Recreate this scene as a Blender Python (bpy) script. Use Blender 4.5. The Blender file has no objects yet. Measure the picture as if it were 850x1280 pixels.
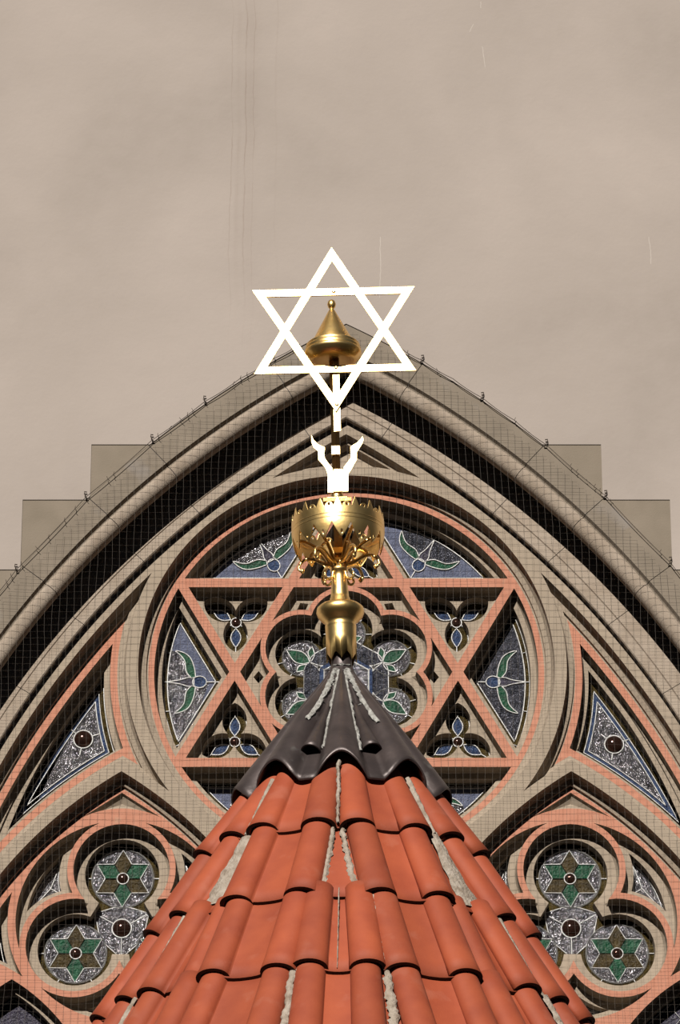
import bpy, bmesh, math, random
from math import sin, cos, tan, pi, radians, atan2, hypot, sqrt
from mathutils import Vector, Matrix
from mathutils.geometry import tessellate_polygon

random.seed(7)
C = bpy.context.scene.collection

# ------------------------------------------------------------------ camera maths
S = 0.0033                      # metres per wall unit
PITCH = radians(24); FPX = 5200.0
FW = Vector((0, cos(PITCH), sin(PITCH))); UPV = Vector((0, -sin(PITCH), cos(PITCH))); RT = Vector((1, 0, 0))
def ray(x, y): return FW + (x-425)/FPX*RT + (640-y)/FPX*UPV
CAM = -ray(433, 842)*S*FPX
def at(x, y, Y):
    r = ray(x, y); t = (Y-CAM.y)/r.y; return CAM + t*r
def uw(x, y, d=0):              # photo pixel -> wall units on the wall layer at depth d
    p = at(x, y, d*S); return (p.x/S, p.z/S)
def kf(x, y, d=0):
    r = ray(x, y); t = (d*S-CAM.y)/r.y; return t/FPX/S
def W(u, w, d): return Vector((u*S, d*S, w*S))

# ------------------------------------------------------------------ materials
def lin(r, g, b):
    f = lambda c: (c/255/12.92) if c/255 <= .04045 else ((c/255+.055)/1.055)**2.4
    return (f(r)*.62, f(g)*.62, f(b)*.62, 1)
def mat(name, col, rough=.8, metal=0, var=None, vscale=8, bump=0, bscale=60, spec=.5, rand=0, detail=4, spots=None):
    m = bpy.data.materials.new(name); m.use_nodes = True
    N = m.node_tree.nodes; L = m.node_tree.links; b = N['Principled BSDF']
    b.inputs['Base Color'].default_value = col; b.inputs['Roughness'].default_value = rough
    b.inputs['Metallic'].default_value = metal; b.inputs['Specular IOR Level'].default_value = spec
    tc = N.new('ShaderNodeTexCoord'); src = None
    if var:
        n = N.new('ShaderNodeTexNoise'); n.inputs['Scale'].default_value = vscale; n.inputs['Detail'].default_value = detail
        L.new(tc.outputs['Object'], n.inputs['Vector'])
        r = N.new('ShaderNodeValToRGB'); r.color_ramp.elements[0].position = .3; r.color_ramp.elements[1].position = .7
        r.color_ramp.elements[0].color = var; r.color_ramp.elements[1].color = col
        L.new(n.outputs['Fac'], r.inputs['Fac']); src = r.outputs['Color']
    if spots:
        n = N.new('ShaderNodeTexNoise'); n.inputs['Scale'].default_value = spots[1]; n.inputs['Detail'].default_value = 6
        L.new(tc.outputs['Object'], n.inputs['Vector'])
        r = N.new('ShaderNodeValToRGB'); r.color_ramp.elements[0].position = spots[2]; r.color_ramp.elements[1].position = spots[2]+.12
        r.color_ramp.elements[0].color = (0, 0, 0, 1); r.color_ramp.elements[1].color = (spots[3],)*3+(1,)
        mx = N.new('ShaderNodeMix'); mx.data_type = 'RGBA'
        L.new(n.outputs['Fac'], r.inputs['Fac']); L.new(r.outputs['Color'], mx.inputs[0])
        if src: L.new(src, mx.inputs[6])
        else: mx.inputs[6].default_value = col
        mx.inputs[7].default_value = spots[0]; src = mx.outputs[2]
    if rand:
        oi = N.new('ShaderNodeObjectInfo'); mr = N.new('ShaderNodeMapRange')
        mr.inputs[3].default_value = 1-rand; mr.inputs[4].default_value = 1+rand*.6
        L.new(oi.outputs['Random'], mr.inputs[0])
        h = N.new('ShaderNodeHueSaturation'); L.new(mr.outputs[0], h.inputs['Value'])
        if src: L.new(src, h.inputs['Color'])
        else: h.inputs['Color'].default_value = col
        src = h.outputs['Color']
    if src: L.new(src, b.inputs['Base Color'])
    if bump:
        n = N.new('ShaderNodeTexNoise'); n.inputs['Scale'].default_value = bscale; n.inputs['Detail'].default_value = 3
        L.new(tc.outputs['Object'], n.inputs['Vector'])
        bp = N.new('ShaderNodeBump'); bp.inputs['Strength'].default_value = bump; bp.inputs['Distance'].default_value = .01
        L.new(n.outputs['Fac'], bp.inputs['Height']); L.new(bp.outputs['Normal'], b.inputs['Normal'])
    return m

M = {}
M['stone'] = mat('tracery_stone', lin(180, 163, 144), .9, var=lin(166, 150, 132), vscale=9, bump=.08, bscale=180, spec=.2)
M['face'] = mat('arch_face_stone', lin(150, 137, 122), .9, var=lin(136, 124, 110), vscale=7, bump=.12, bscale=220, spec=.2,
                spots=(lin(158, 152, 150), 5, .58, .4))
M['roll'] = mat('arch_roll_stone', lin(184, 168, 152), .9, var=lin(166, 149, 132), vscale=10, bump=.25, bscale=260, spec=.2)
M['quoin'] = mat('quoin_render', lin(150, 137, 122), .92, var=lin(139, 127, 112), vscale=8, bump=.1, bscale=150, spec=.2)
M['pink'] = mat('pink_paint', lin(208, 146, 121), .85, var=lin(198, 134, 109), vscale=20, bump=.05, bscale=150, spec=.2,
                spots=(lin(196, 160, 135), 14, .62, .5))
M['lead'] = mat('lead_came', lin(188, 186, 184), .5, .4, bump=.2, bscale=300)
def glass(n, c, c2, metal=.55, rough=.22, bump=.9, bs=70):
    m = M[n] = mat(n, c, rough, metal, var=c2, vscale=30, bump=bump, bscale=bs, spec=.12)
    for nd in m.node_tree.nodes:
        if nd.type == 'BUMP': nd.inputs['Distance'].default_value = .018
glass('clear_textured_glass', lin(182, 178, 184), lin(80, 78, 86), .85, .17, 1.0, 75)
glass('slate_glass', lin(104, 109, 132), lin(76, 81, 102), .12, .4, .4, 120)
glass('amber_glass', lin(122, 104, 62), lin(50, 42, 22), .25, .3, 1.0, 190)
glass('umber_glass', lin(84, 70, 42), lin(48, 40, 24), .1, .3, .6, 90)
glass('green_glass', lin(24, 84, 56), lin(12, 50, 34), .05, .35, .4, 90)
glass('blue_glass', lin(64, 82, 116), lin(34, 46, 76), .1, .3, .6, 90)
glass('violet_glass', lin(60, 55, 72), lin(38, 35, 46), .1, .3, .4, 90)
glass('grey_slate_glass', lin(98, 98, 108), lin(42, 44, 52), .5, .22, .9, 85)
M['jewel'] = mat('cut_glass_jewel', lin(96, 66, 56), .08, .8, spec=1)
M['gold'] = mat('gilded_metal', (.95, .67, .28, 1), .36, 1, var=(.86, .57, .21, 1), vscale=25, bump=.05, bscale=60)
M['goldplate'] = mat('gilded_plate', (1.0, .76, .36, 1), .33, 1, var=(.95, .68, .28, 1), vscale=25, bump=.04, bscale=80)
M['golddark'] = mat('dark_gilding', (.32, .17, .05, 1), .35, 1, bump=.08, bscale=90)  # darker, browner gilt for the post and one base block
M['plaster'] = None
M['tile'] = mat('fired_clay_tile', lin(182, 88, 54), .7, var=lin(160, 72, 45), vscale=9, bump=.06, bscale=150, spec=.35, rand=.14,
                spots=(lin(190, 118, 96), 11, .6, .3))
M['edge'] = mat('painted_shade_tile_edge', lin(52, 34, 28), .9)  # shade at the tile mouths, painted as dark colour on the lower end faces
M['mortar'] = mat('lime_mortar', lin(196, 184, 170), .95, var=lin(150, 134, 118), vscale=35, bump=.8, bscale=90, spec=.2)
M['under'] = mat('bedding_mortar', lin(96, 58, 44), .95, var=lin(70, 44, 36), vscale=20, bump=.5, bscale=60)
M['sheet'] = mat('weathered_lead_sheet', lin(98, 86, 84), .45, .5, var=lin(76, 67, 66), vscale=14, bump=.12, bscale=40,
                 spots=(lin(150, 148, 144), 16, .64, .5))
M['solder'] = mat('grey_solder', lin(206, 204, 198), .7, .05, var=lin(140, 136, 130), vscale=60, bump=1, bscale=130)
M['wire'] = mat('net_wire', lin(134, 126, 118), .7, .1)
M['hook'] = mat('rusty_hook', lin(70, 58, 48), .8, .2)
M['dark'] = mat('dark_interior', lin(20, 17, 16), .9)

def plaster():
    m = bpy.data.materials.new('wall_plaster'); m.use_nodes = True
    N = m.node_tree.nodes; L = m.node_tree.links; b = N['Principled BSDF']
    b.inputs['Roughness'].default_value = .93; b.inputs['Specular IOR Level'].default_value = .2
    tc = N.new('ShaderNodeTexCoord'); sep = N.new('ShaderNodeSeparateXYZ'); L.new(tc.outputs['Object'], sep.inputs[0])
    def noise(scale, det=5, vec=None, dist=0):
        n = N.new('ShaderNodeTexNoise'); n.inputs['Scale'].default_value = scale; n.inputs['Detail'].default_value = det
        n.inputs['Distortion'].default_value = dist
        L.new(vec or tc.outputs['Object'], n.inputs['Vector']); return n.outputs['Fac']
    def math_(op, a, bb, c=None):
        q = N.new('ShaderNodeMath'); q.operation = op
        for i, v in enumerate((a, bb, c)):
            if v is None: continue
            if isinstance(v, (int, float)): q.inputs[i].default_value = v
            else: L.new(v, q.inputs[i])
        return q.outputs[0]
    def ramp(f, p0, c0, p1, c1):
        r = N.new('ShaderNodeValToRGB'); e = r.color_ramp.elements; e[0].position = p0; e[0].color = c0; e[1].position = p1; e[1].color = c1
        L.new(f, r.inputs['Fac']); return r.outputs['Color']
    def mix(f, a, bb):
        q = N.new('ShaderNodeMix'); q.data_type = 'RGBA'; L.new(f, q.inputs[0])
        for i, v in ((6, a), (7, bb)):
            if isinstance(v, tuple): q.inputs[i].default_value = v
            else: L.new(v, q.inputs[i])
        return q.outputs[2]
    base = ramp(noise(1.1, 6, dist=.4), .3, lin(170, 158, 149), .72, lin(190, 177, 168))
    fine = ramp(noise(14, 6), .35, (0, 0, 0, 1), .75, (.35, .35, .35, 1))
    base = mix(fine, base, lin(182, 170, 162))
    # thin run-off stains down the plaster, each a wobbling line
    wob = math_('MULTIPLY', math_('SUBTRACT', noise(2.2, 3), .5), .06)
    wob = math_('ADD', wob, math_('MULTIPLY', math_('SUBTRACT', noise(26, 2), .5), .008))
    xx = math_('ADD', sep.outputs[0], wob)
    tot = None
    for (px, wid, st) in ((289, .0035, .4), (306, .0045, .5), (316, .003, .4), (297, .014, .16), (345, .006, .12), (312, .05, .12)):
        x0 = at(px, 200, 0).x
        dd = math_('ABSOLUTE', math_('SUBTRACT', xx, x0), 0)
        v = math_('MULTIPLY', math_('MAXIMUM', math_('SUBTRACT', 1, math_('DIVIDE', dd, wid)), 0), st)
        tot = v if tot is None else math_('ADD', tot, v)
    fade = N.new('ShaderNodeMapRange'); fade.inputs[1].default_value = at(300, 470, 0).z; fade.inputs[2].default_value = at(300, 180, 0).z
    L.new(sep.outputs[2], fade.inputs[0])
    brk = math_('MAXIMUM', math_('MULTIPLY', math_('SUBTRACT', noise(7, 3), .3), 2.2), .15)
    tot = math_('MULTIPLY', math_('MULTIPLY', tot, fade.outputs[0]), brk)
    base = mix(tot, base, lin(118, 92, 76))
    for (px, ya, yb, sl_) in ((475, 296, 372, 0), (603, 58, 84, .1), (592, 30, 40, -.5), (812, 296, 330, .03), (601, 2, 10, 0)):
        A_ = at(px, ya, 0); B_ = at(px, yb, 0)
        zz = math_('MULTIPLY', math_('SUBTRACT', sep.outputs[2], A_.z), sl_)
        dd = math_('ABSOLUTE', math_('SUBTRACT', math_('ADD', math_('ADD', sep.outputs[0], zz), math_('MULTIPLY', math_('SUBTRACT', noise(9, 4), .5), .035)), A_.x), 0)
        v = math_('MAXIMUM', math_('SUBTRACT', 1, math_('DIVIDE', dd, .0022)), 0)
        v = math_('MULTIPLY', v, math_('MULTIPLY', math_('LESS_THAN', sep.outputs[2], A_.z), math_('GREATER_THAN', sep.outputs[2], B_.z)))
        base = mix(math_('MULTIPLY', v, .75), base, lin(214, 204, 194))
    L.new(base, b.inputs['Base Color'])
    bp = N.new('ShaderNodeBump'); bp.inputs['Strength'].default_value = .25; bp.inputs['Distance'].default_value = .01
    h = math_('ADD', math_('MULTIPLY', noise(5, 3), 1.6), math_('MULTIPLY', noise(60, 4), .25))
    L.new(h, bp.inputs['Height']); L.new(bp.outputs['Normal'], b.inputs['Normal'])
    return m
M['plaster'] = plaster()

# ------------------------------------------------------------------ mesh helpers
class MB:
    def __init__(s): s.v = []; s.f = []; s.m = []; s.sm = []
    def add(s, vs, fs, mi=0, smooth=False):
        o = len(s.v); s.v += [Vector(v) for v in vs]
        for f in fs: s.f.append([i+o for i in f]); s.m.append(mi); s.sm.append(smooth)
    def strip(s, A, B, mi=0, closed=True, smooth=False):
        n = len(A); k = n if closed else n-1
        s.add(list(A)+list(B), [(i, (i+1) % n, n+(i+1) % n, n+i) for i in range(k)], mi, smooth)
    def fill(s, loops, mi=0):
        loops = [[Vector(p) for p in l] for l in loops]
        tr = tessellate_polygon(loops); s.add([p for l in loops for p in l], tr, mi)
    def build(s, name, mats, parent=None, fix=True, M4=None):
        me = bpy.data.meshes.new(name); me.from_pydata([tuple(v) for v in s.v], [], s.f); 
        for m in (mats if isinstance(mats, (list, tuple)) else [mats]): me.materials.append(m)
        for p, mi, sm in zip(me.polygons, s.m, s.sm): p.material_index = mi; p.use_smooth = sm
        bm = bmesh.new(); bm.from_mesh(me)
        bmesh.ops.remove_doubles(bm, verts=bm.verts, dist=2e-5)
        if fix: bmesh.ops.recalc_face_normals(bm, faces=bm.faces)
        bm.to_mesh(me); bm.free()
        o = bpy.data.objects.new(name, me); C.objects.link(o)
        if parent: o.parent = parent
        if M4 is not None: o.matrix_local = M4
        return o
def tag(o, label=None, cat=None, group=None, kind=None):
    if label: o['label'] = label
    if cat: o['category'] = cat
    if group: o['group'] = group
    if kind: o['kind'] = kind
    return o
def empty(name, loc, label=None, cat=None, group=None):
    o = bpy.data.objects.new(name, None); C.objects.link(o); o.location = loc; o.empty_display_size = .05
    return tag(o, label, cat, group)

# ------------------------------------------------------------------ 2D outlines made of lines and arcs (interior on the left)
def circ3(a, b, c):
    ax, ay = a; bx, by = b; cx, cy = c
    d = 2*(ax*(by-cy)+bx*(cy-ay)+cx*(ay-by))
    ux = ((ax*ax+ay*ay)*(by-cy)+(bx*bx+by*by)*(cy-ay)+(cx*cx+cy*cy)*(ay-by))/d
    uy = ((ax*ax+ay*ay)*(cx-bx)+(bx*bx+by*by)*(ax-cx)+(cx*cx+cy*cy)*(bx-ax))/d
    return (ux, uy), hypot(ax-ux, ay-uy)
def isect(a, b, near):
    """intersection of two primitives nearest to a point; prims: ('L',p,dir) ('A',c,r)"""
    if a[0] == 'L' and b[0] == 'L':
        (x, y), (dx, dy) = a[1], a[2]; (x2, y2), (ex, ey) = b[1], b[2]
        de = dx*ey-dy*ex
        if abs(de) < 1e-9: return near
        t = ((x2-x)*ey-(y2-y)*ex)/de; return (x+t*dx, y+t*dy)
    if a[0] == 'A' and b[0] == 'L': a, b = b, a
    if a[0] == 'L':
        (x, y), (dx, dy) = a[1], a[2]; (cx, cy), r = b[1], b[2]
        t0 = (cx-x)*dx+(cy-y)*dy; px, py = x+t0*dx, y+t0*dy
        h = sqrt(max(0, r*r-(px-cx)**2-(py-cy)**2)); c = [(px+h*dx, py+h*dy), (px-h*dx, py-h*dy)]
    else:
        (x0, y0), r0 = a[1], a[2]; (x1, y1), r1 = b[1], b[2]
        D = hypot(x1-x0, y1-y0)
        if D < 1e-9: return near
        q = (r0*r0-r1*r1+D*D)/2/D; h = sqrt(max(0, r0*r0-q*q)); ex, ey = (x1-x0)/D, (y1-y0)/D
        c = [(x0+q*ex-h*ey, y0+q*ey+h*ex), (x0+q*ex+h*ey, y0+q*ey-h*ex)]
    return min(c, key=lambda p: hypot(p[0]-near[0], p[1]-near[1]))
class Loop:
    """segs: list of ('L',) or ('A',c,r,ccw) running between corners[i] and corners[i+1]"""
    def __init__(s, corners, segs, step=5):
        s.c = corners; s.s = segs; n = len(corners); s.n = []
        for i in range(n):
            p, q = corners[i], corners[(i+1) % n]
            if segs[i][0] == 'L': s.n.append(max(1, int(hypot(q[0]-p[0], q[1]-p[1])/40)))
            else:
                s.n.append(max(4, int(s.arclen(segs[i], p, q)/step)))
    @staticmethod
    def ang(seg, p, q):
        c = seg[1]; a = atan2(p[1]-c[1], p[0]-c[0]); b = atan2(q[1]-c[1], q[0]-c[0])
        d = (b-a) % (2*pi) if seg[3] else -((a-b) % (2*pi))
        if abs(d) > 2*pi-.02: d = 0
        return a, d
    @classmethod
    def arclen(cls, seg, p, q): return abs(cls.ang(seg, p, q)[1])*seg[2]
    def prim(s, i, t):
        g = s.s[i]; n = len(s.c)
        if g[0] == 'L':
            p, q = s.c[i], s.c[(i+1) % n]; l = hypot(q[0]-p[0], q[1]-p[1]); dx, dy = (q[0]-p[0])/l, (q[1]-p[1])/l
            return ('L', (p[0]-dy*t, p[1]+dx*t), (dx, dy))
        return ('A', g[1], g[2]-t if g[3] else g[2]+t)
    def pts(s, t):
        n = len(s.c); P = [s.prim(i, t) for i in range(n)]
        cr = [isect(P[i-1], P[i], s.c[i]) for i in range(n)]
        if t > 0:
            for i in range(n):                    # a side swallowed by the offset: its neighbours meet directly
                a, b = cr[i], cr[(i+1) % n]; a0, b0 = s.c[i], s.c[(i+1) % n]
                if (b[0]-a[0])*(b0[0]-a0[0])+(b[1]-a[1])*(b0[1]-a0[1]) < 0:
                    x = isect(P[i-1], P[(i+1) % n], ((a[0]+b[0])/2, (a[1]+b[1])/2)); cr[i] = x; cr[(i+1) % n] = x
        out = []
        for i in range(n):
            p, q = cr[i], cr[(i+1) % n]; k = s.n[i]
            if P[i][0] == 'L': out += [(p[0]+(q[0]-p[0])*j/k, p[1]+(q[1]-p[1])*j/k) for j in range(k)]
            else:
                seg = ('A', P[i][1], P[i][2], s.s[i][3]); a, d = s.ang(seg, p, q)
                if hypot(p[0]-q[0], p[1]-q[1]) < 1e-6: d = 0
                out += [(P[i][1][0]+P[i][2]*cos(a+d*j/k), P[i][1][1]+P[i][2]*sin(a+d*j/k)) for j in range(k)]
        return out
class Circle:
    def __init__(s, c, r, n=96): s.c = c; s.r = r; s.k = n
    def pts(s, t): return [(s.c[0]+(s.r-t)*cos(2*pi*i/s.k), s.c[1]+(s.r-t)*sin(2*pi*i/s.k)) for i in range(s.k)]
class Foil:
    """n lobes of radius r round c at distance a; the cusps end at distance m"""
    def __init__(s, c, a, n, ph, r0, r1, m1, tmax, k=22): s.__dict__.update(locals()); s.m0 = None
    def pts(s, t):
        n = s.n; half = pi/n; f = t/s.tmax; r = s.r0+(s.r1-s.r0)*f
        da, la = s.a*cos(half), s.a*sin(half)      # lobe centre seen from the cusp direction
        m0 = da+sqrt(max(0, s.r0**2-la**2)); m = m0+(s.m1-m0)*f
        out = []
        for i in range(n):
            th = s.ph+2*pi*i/n; cx, cy = s.c[0]+s.a*cos(th), s.c[1]+s.a*sin(th)
            dl = m-da; h = la-sqrt(max(0, r*r-dl*dl)); h = max(h, .0)
            ends = []
            for sg in (-1, 1):
                b = th+sg*half; ends.append((s.c[0]+m*cos(b)+sg*h*sin(b), s.c[1]+m*sin(b)-sg*h*cos(b)))
            a0 = atan2(ends[0][1]-cy, ends[0][0]-cx); a1 = atan2(ends[1][1]-cy, ends[1][0]-cx)
            d = (a1-a0) % (2*pi); rr = hypot(ends[0][0]-cx, ends[0][1]-cy)
            out += [(cx+rr*cos(a0+d*j/s.k), cy+rr*sin(a0+d*j/s.k)) for j in range(s.k+1)]
        return out
def L3(path, step=5):
    """path = [p0, m0|None, p1, m1|None, ...]; m = a point the side passes through"""
    cs = path[0::2]; ms = path[1::2]; n = len(cs); segs = []
    for i in range(n):
        if ms[i] is None: segs.append(('L',))
        else:
            p, q = cs[i], cs[(i+1) % n]; c, r = circ3(p, ms[i], q)
            cr = (ms[i][0]-p[0])*(q[1]-ms[i][1])-(ms[i][1]-p[1])*(q[0]-ms[i][0]); segs.append(('A', c, r, cr > 0))
    return Loop(cs, segs, step)
def mir(lp):
    if isinstance(lp, Circle): return Circle((-lp.c[0], lp.c[1]), lp.r, lp.k)
    if isinstance(lp, Foil): return Foil((-lp.c[0], lp.c[1]), lp.a, lp.n, pi-lp.ph, lp.r0, lp.r1, lp.m1, lp.tmax, lp.k)
    n = len(lp.c); cs = [(-x, y) for x, y in lp.c][::-1]; sg = []
    for i in range(n):                         # side i of the mirrored loop joins cs[i], cs[i+1]
        g = lp.s[(n-2-i) % n]
        sg.append(g if g[0] == 'L' else ('A', (-g[1][0], g[1][1]), g[2], g[3]))
    return Loop(cs, sg)
def at_d(pts, d): return [W(u, w, d) for u, w in pts]
def profile(mb, lp, d0, lev, mi=0):
    """walls of an opening: lev = [(offset inward, depth)]"""
    prev = None
    for t, d in lev:
        cur = at_d(lp.pts(t), d0+d)
        if prev: mb.strip(prev, cur, mi)
        prev = cur
    return prev

# ------------------------------------------------------------------ depths and the main curves
D0, D1, DG = 64, 87.5, 124
AC = (-571.6, -611.7)                      # centre of the right-hand arcs of the great arch
RC = (0.0, 37.5)                           # centre of the rose
SUB = 282.0
P0 = [(0, 0), (.5, 11), (3.5, 16.5), (9.5, 19), (10, 23.5), (12, 23.5)]
P1 = [(0, 0), (.4, 14), (2, 18), (8.8, 19.5), (9.2, 37)]
BOT = -640

def arch_loop(R, bot, tt=0):
    apex = (0, AC[1]+sqrt(R*R-AC[0]**2)); sp = R+AC[0]
    cs = [apex, (-sp, AC[1]), (sp, AC[1])]
    return Loop([apex, (-sp, AC[1]), (-sp, bot), (sp, bot), (sp, AC[1])],
                [('A', (-AC[0], AC[1]), R, True), ('L',), ('L',), ('L',), ('A', AC, R, True)], 9)

# ---- great arch mouldings
def arch_path(R, n=90):
    a_top = math.acos(-AC[0]/R); out = []
    for i in range(n+1):
        a = a_top*i/n; out.append((AC[0]+R*cos(a), AC[1]+R*sin(a)))
    return out                                 # springing -> apex (right side)
def arch_piece(mb, prof, side, a0=0., a1=1.):
    rows = []
    for R, d in prof:
        hi = math.acos(-AC[0]/R) if a1 >= 1 else a1; n = max(2, int(90*(min(a1, .97)-a0)))
        rows.append([W(side*(AC[0]+R*cos(a0+(hi-a0)*i/n)), AC[1]+R*sin(a0+(hi-a0)*i/n), d) for i in range(n+1)])
    for k in range(len(rows)-1):
        mi = prof_mat[k]
        mb.strip(rows[k], rows[k+1], mi, closed=False, smooth=2 < k < 15)
prof = [(1240, 9), (1240, 1.5), (1206.7, 1.5), (1204.5, 6), (1202.5, 7.5), (1200.5, 5), (1198, 4), (1195, 4.5), (1190, 5.6), (1186.5, 8.5), (1184.3, 12.5),
        (1183.5, 19), (1186, 27), (1190, 36), (1194, 46), (1198, 53), (1158.6, 53), (1157.6, 54.5), (1156.6, 53), (1145, 53), (1143.6, 54.5), (1143.6, D0)]
prof_mat = [0, 0, 0, 0] + [1]*11 + [1]*6
def frac(R, x, y, d):                           # share of the arc (from the springing) at a photo pixel on the right
    u, w = uw(x, y, d); return atan2(w-AC[1], abs(u)-AC[0])
arch = MB()
jo = [frac(1240, 528, 454, 0), frac(1251, 681, 555, 0), frac(1251, 755, 622, 0), frac(1251, 835, 709, 0)]
ladd = jo[2]-jo[3]
joints = sorted([jo[0], jo[1], jo[2], jo[3]]+[jo[3]-ladd*k for k in (1, 2, 3, 4)])
gap = .00035
for side in (-1, 1):
    cuts = [0]+[j for j in joints if j > .02]+[1]
    for i in range(len(cuts)-1):
        arch_piece(arch, prof, side, cuts[i]+(gap if i else 0), cuts[i+1]-(gap if i < len(cuts)-2 else 0))
# solid backing seen in the joints
prof2 = [(R+(.8 if 8 < k < 16 else 0), d+1.2) for k, (R, d) in enumerate(prof)]
prof_mat_s = prof_mat; prof_mat = [2]*30
for side in (-1, 1): arch_piece(arch, prof2, side)
prof_mat = prof_mat_s
for side in (-1, 1):                            # straight jambs below the springing
    rows = [[W(side*(R+AC[0]), AC[1], d), W(side*(R+AC[0]), -1300, d)] for R, d in prof]
    for k in range(len(rows)-1): arch.strip(rows[k], rows[k+1], prof_mat[k], closed=False)
joint_mat = mat('joint_mortar', lin(96, 92, 96), .95)
ao = arch.build('trim_1', [M['face'], M['roll'], joint_mat], fix=False)
for p in ao.data.polygons: pass
tag(ao, 'moulded pale stone pointed arch framing the great traceried window', None, kind='structure')

# ---- stepped quoin blocks beside the arch, and the wall with its stepped hole
def on_arch(px, py): u, w = uw(px, py, 0); a = atan2(w-AC[1], abs(u)-AC[0]); return (math.copysign(AC[0]+1240*cos(a), u), AC[1]+1240*sin(a)), a
Rq = 1240.0
def arcpt(a): return (AC[0]+Rq*cos(a), AC[1]+Rq*sin(a))
def arch_at_w(w): a = math.asin((w-AC[1])/Rq); return a
right = []
s1t = uw(748, 555); s1b = uw(753, 618); s2t = uw(832, 624); s2b = uw(834, 708)
l1t = uw(111, 556); l2t = uw(23, 625)
X1 = (s1t[0]-l1t[0])/2; X2 = (s2t[0]-l2t[0])/2; W1 = (s1t[1]+l1t[1])/2; W2 = (s2t[1]+l2t[1])/2
X3 = X2+(X2-X1); W3 = W2-(W1-W2)*1.25
X4 = X3+55; W4 = W3-110
def arc_w_at_x(x): return AC[1]+sqrt(Rq*Rq-(x-AC[0])**2)
def outline():                                   # right half of wall opening, from bottom to apex
    pts = []
    def arc(a, b, n): pts.extend([arcpt(a+(b-a)*i/n) for i in range(n+1)])
    pts.append((Rq+AC[0], -1300))
    aX = lambda x: math.acos((x-AC[0])/Rq)
    arc(0, aX(X4), 10); pts.append((X4, W4)); 
    arc(arch_at_w(W4), aX(X3), 4) if arch_at_w(W4) < aX(X3) else None
    pts.append((X3, W3)); arc(arch_at_w(W3), aX(X2), 4) if arch_at_w(W3) < aX(X2) else None
    pts.append((X2, W2)); arc(arch_at_w(W2), aX(X1), 4) if arch_at_w(W2) < aX(X1) else None
    pts.append((X1, W1)); arc(arch_at_w(W1), math.acos(-AC[0]/Rq), 60)
    return pts
RH = outline()
hole = RH+[(-x, y) for x, y in RH[::-1][1:]]
wall = MB()
outer = [(-2600, -1300), (-2600, 2600), (2600, 2600), (2600, -1300)]
# the wall is a sheet with a notch: one polygon
poly = [(-2600, 2600), (-2600, -1300)]+[(-x, y) for x, y in RH]+[p for p in RH[::-1][1:]]+[(2600, -1300), (2600, 2600)]
wall.fill([[W(u, w, 0) for u, w in poly]])
HP = [W(u, w, 0) for u, w in hole]; HB = [W(u, w, 2.2) for u, w in hole]
wall.strip(HP, HB, 0, closed=False)
OB = [(-2600, -1300), (-2600, 2600), (2600, 2600), (2600, -1300)]
wall.strip([W(u, w, 0) for u, w in OB], [W(u, w, 150) for u, w in OB], 0, closed=False)
wo = wall.build('wall_back', M['plaster'], fix=False)
for p in wo.data.polygons: pass
tag(wo, 'tall pale plastered wall with a few thin run-off stains', None, kind='structure')
k = 0
for sd, words in ((-1, 'left'), (1, 'right')):
    for (xa, wa, xb) in ((X1, W1, None), (X2, W2, None), (X3, W3, None), (X4, W4, None)):
        aT = arch_at_w(wa); aB = math.acos(min(1, (xa-AC[0])/Rq))
        n = 10; ap = [arcpt(aT+(aB-aT)*i/n) for i in range(n+1)]
        P = [(xa, wa)]+ap
        q = MB(); f = at_d([(sd*u, w) for u, w in P], 1.2); bk = at_d([(sd*u, w) for u, w in P], 60)
        q.fill([f]); q.strip(f, bk)
        k += 1; tag(q.build('trim_%d' % (k+1), M['quoin']), 'grey square stone block stepping along the %s side of the arch' % words, kind='structure')

# ------------------------------------------------------------------ tracery
tr = MB()                                       # slot 0 stone, slot 1 pink paint
holes0 = []                                     # holes in the main stone face (depth D0)
def n_(deg): a = radians(deg); return (cos(a), sin(a))
def lineprim(deg, h, c=RC): n = n_(deg); return ('L', (c[0]+n[0]*h, c[1]+n[1]*h), (-n[1], n[0]))
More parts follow.
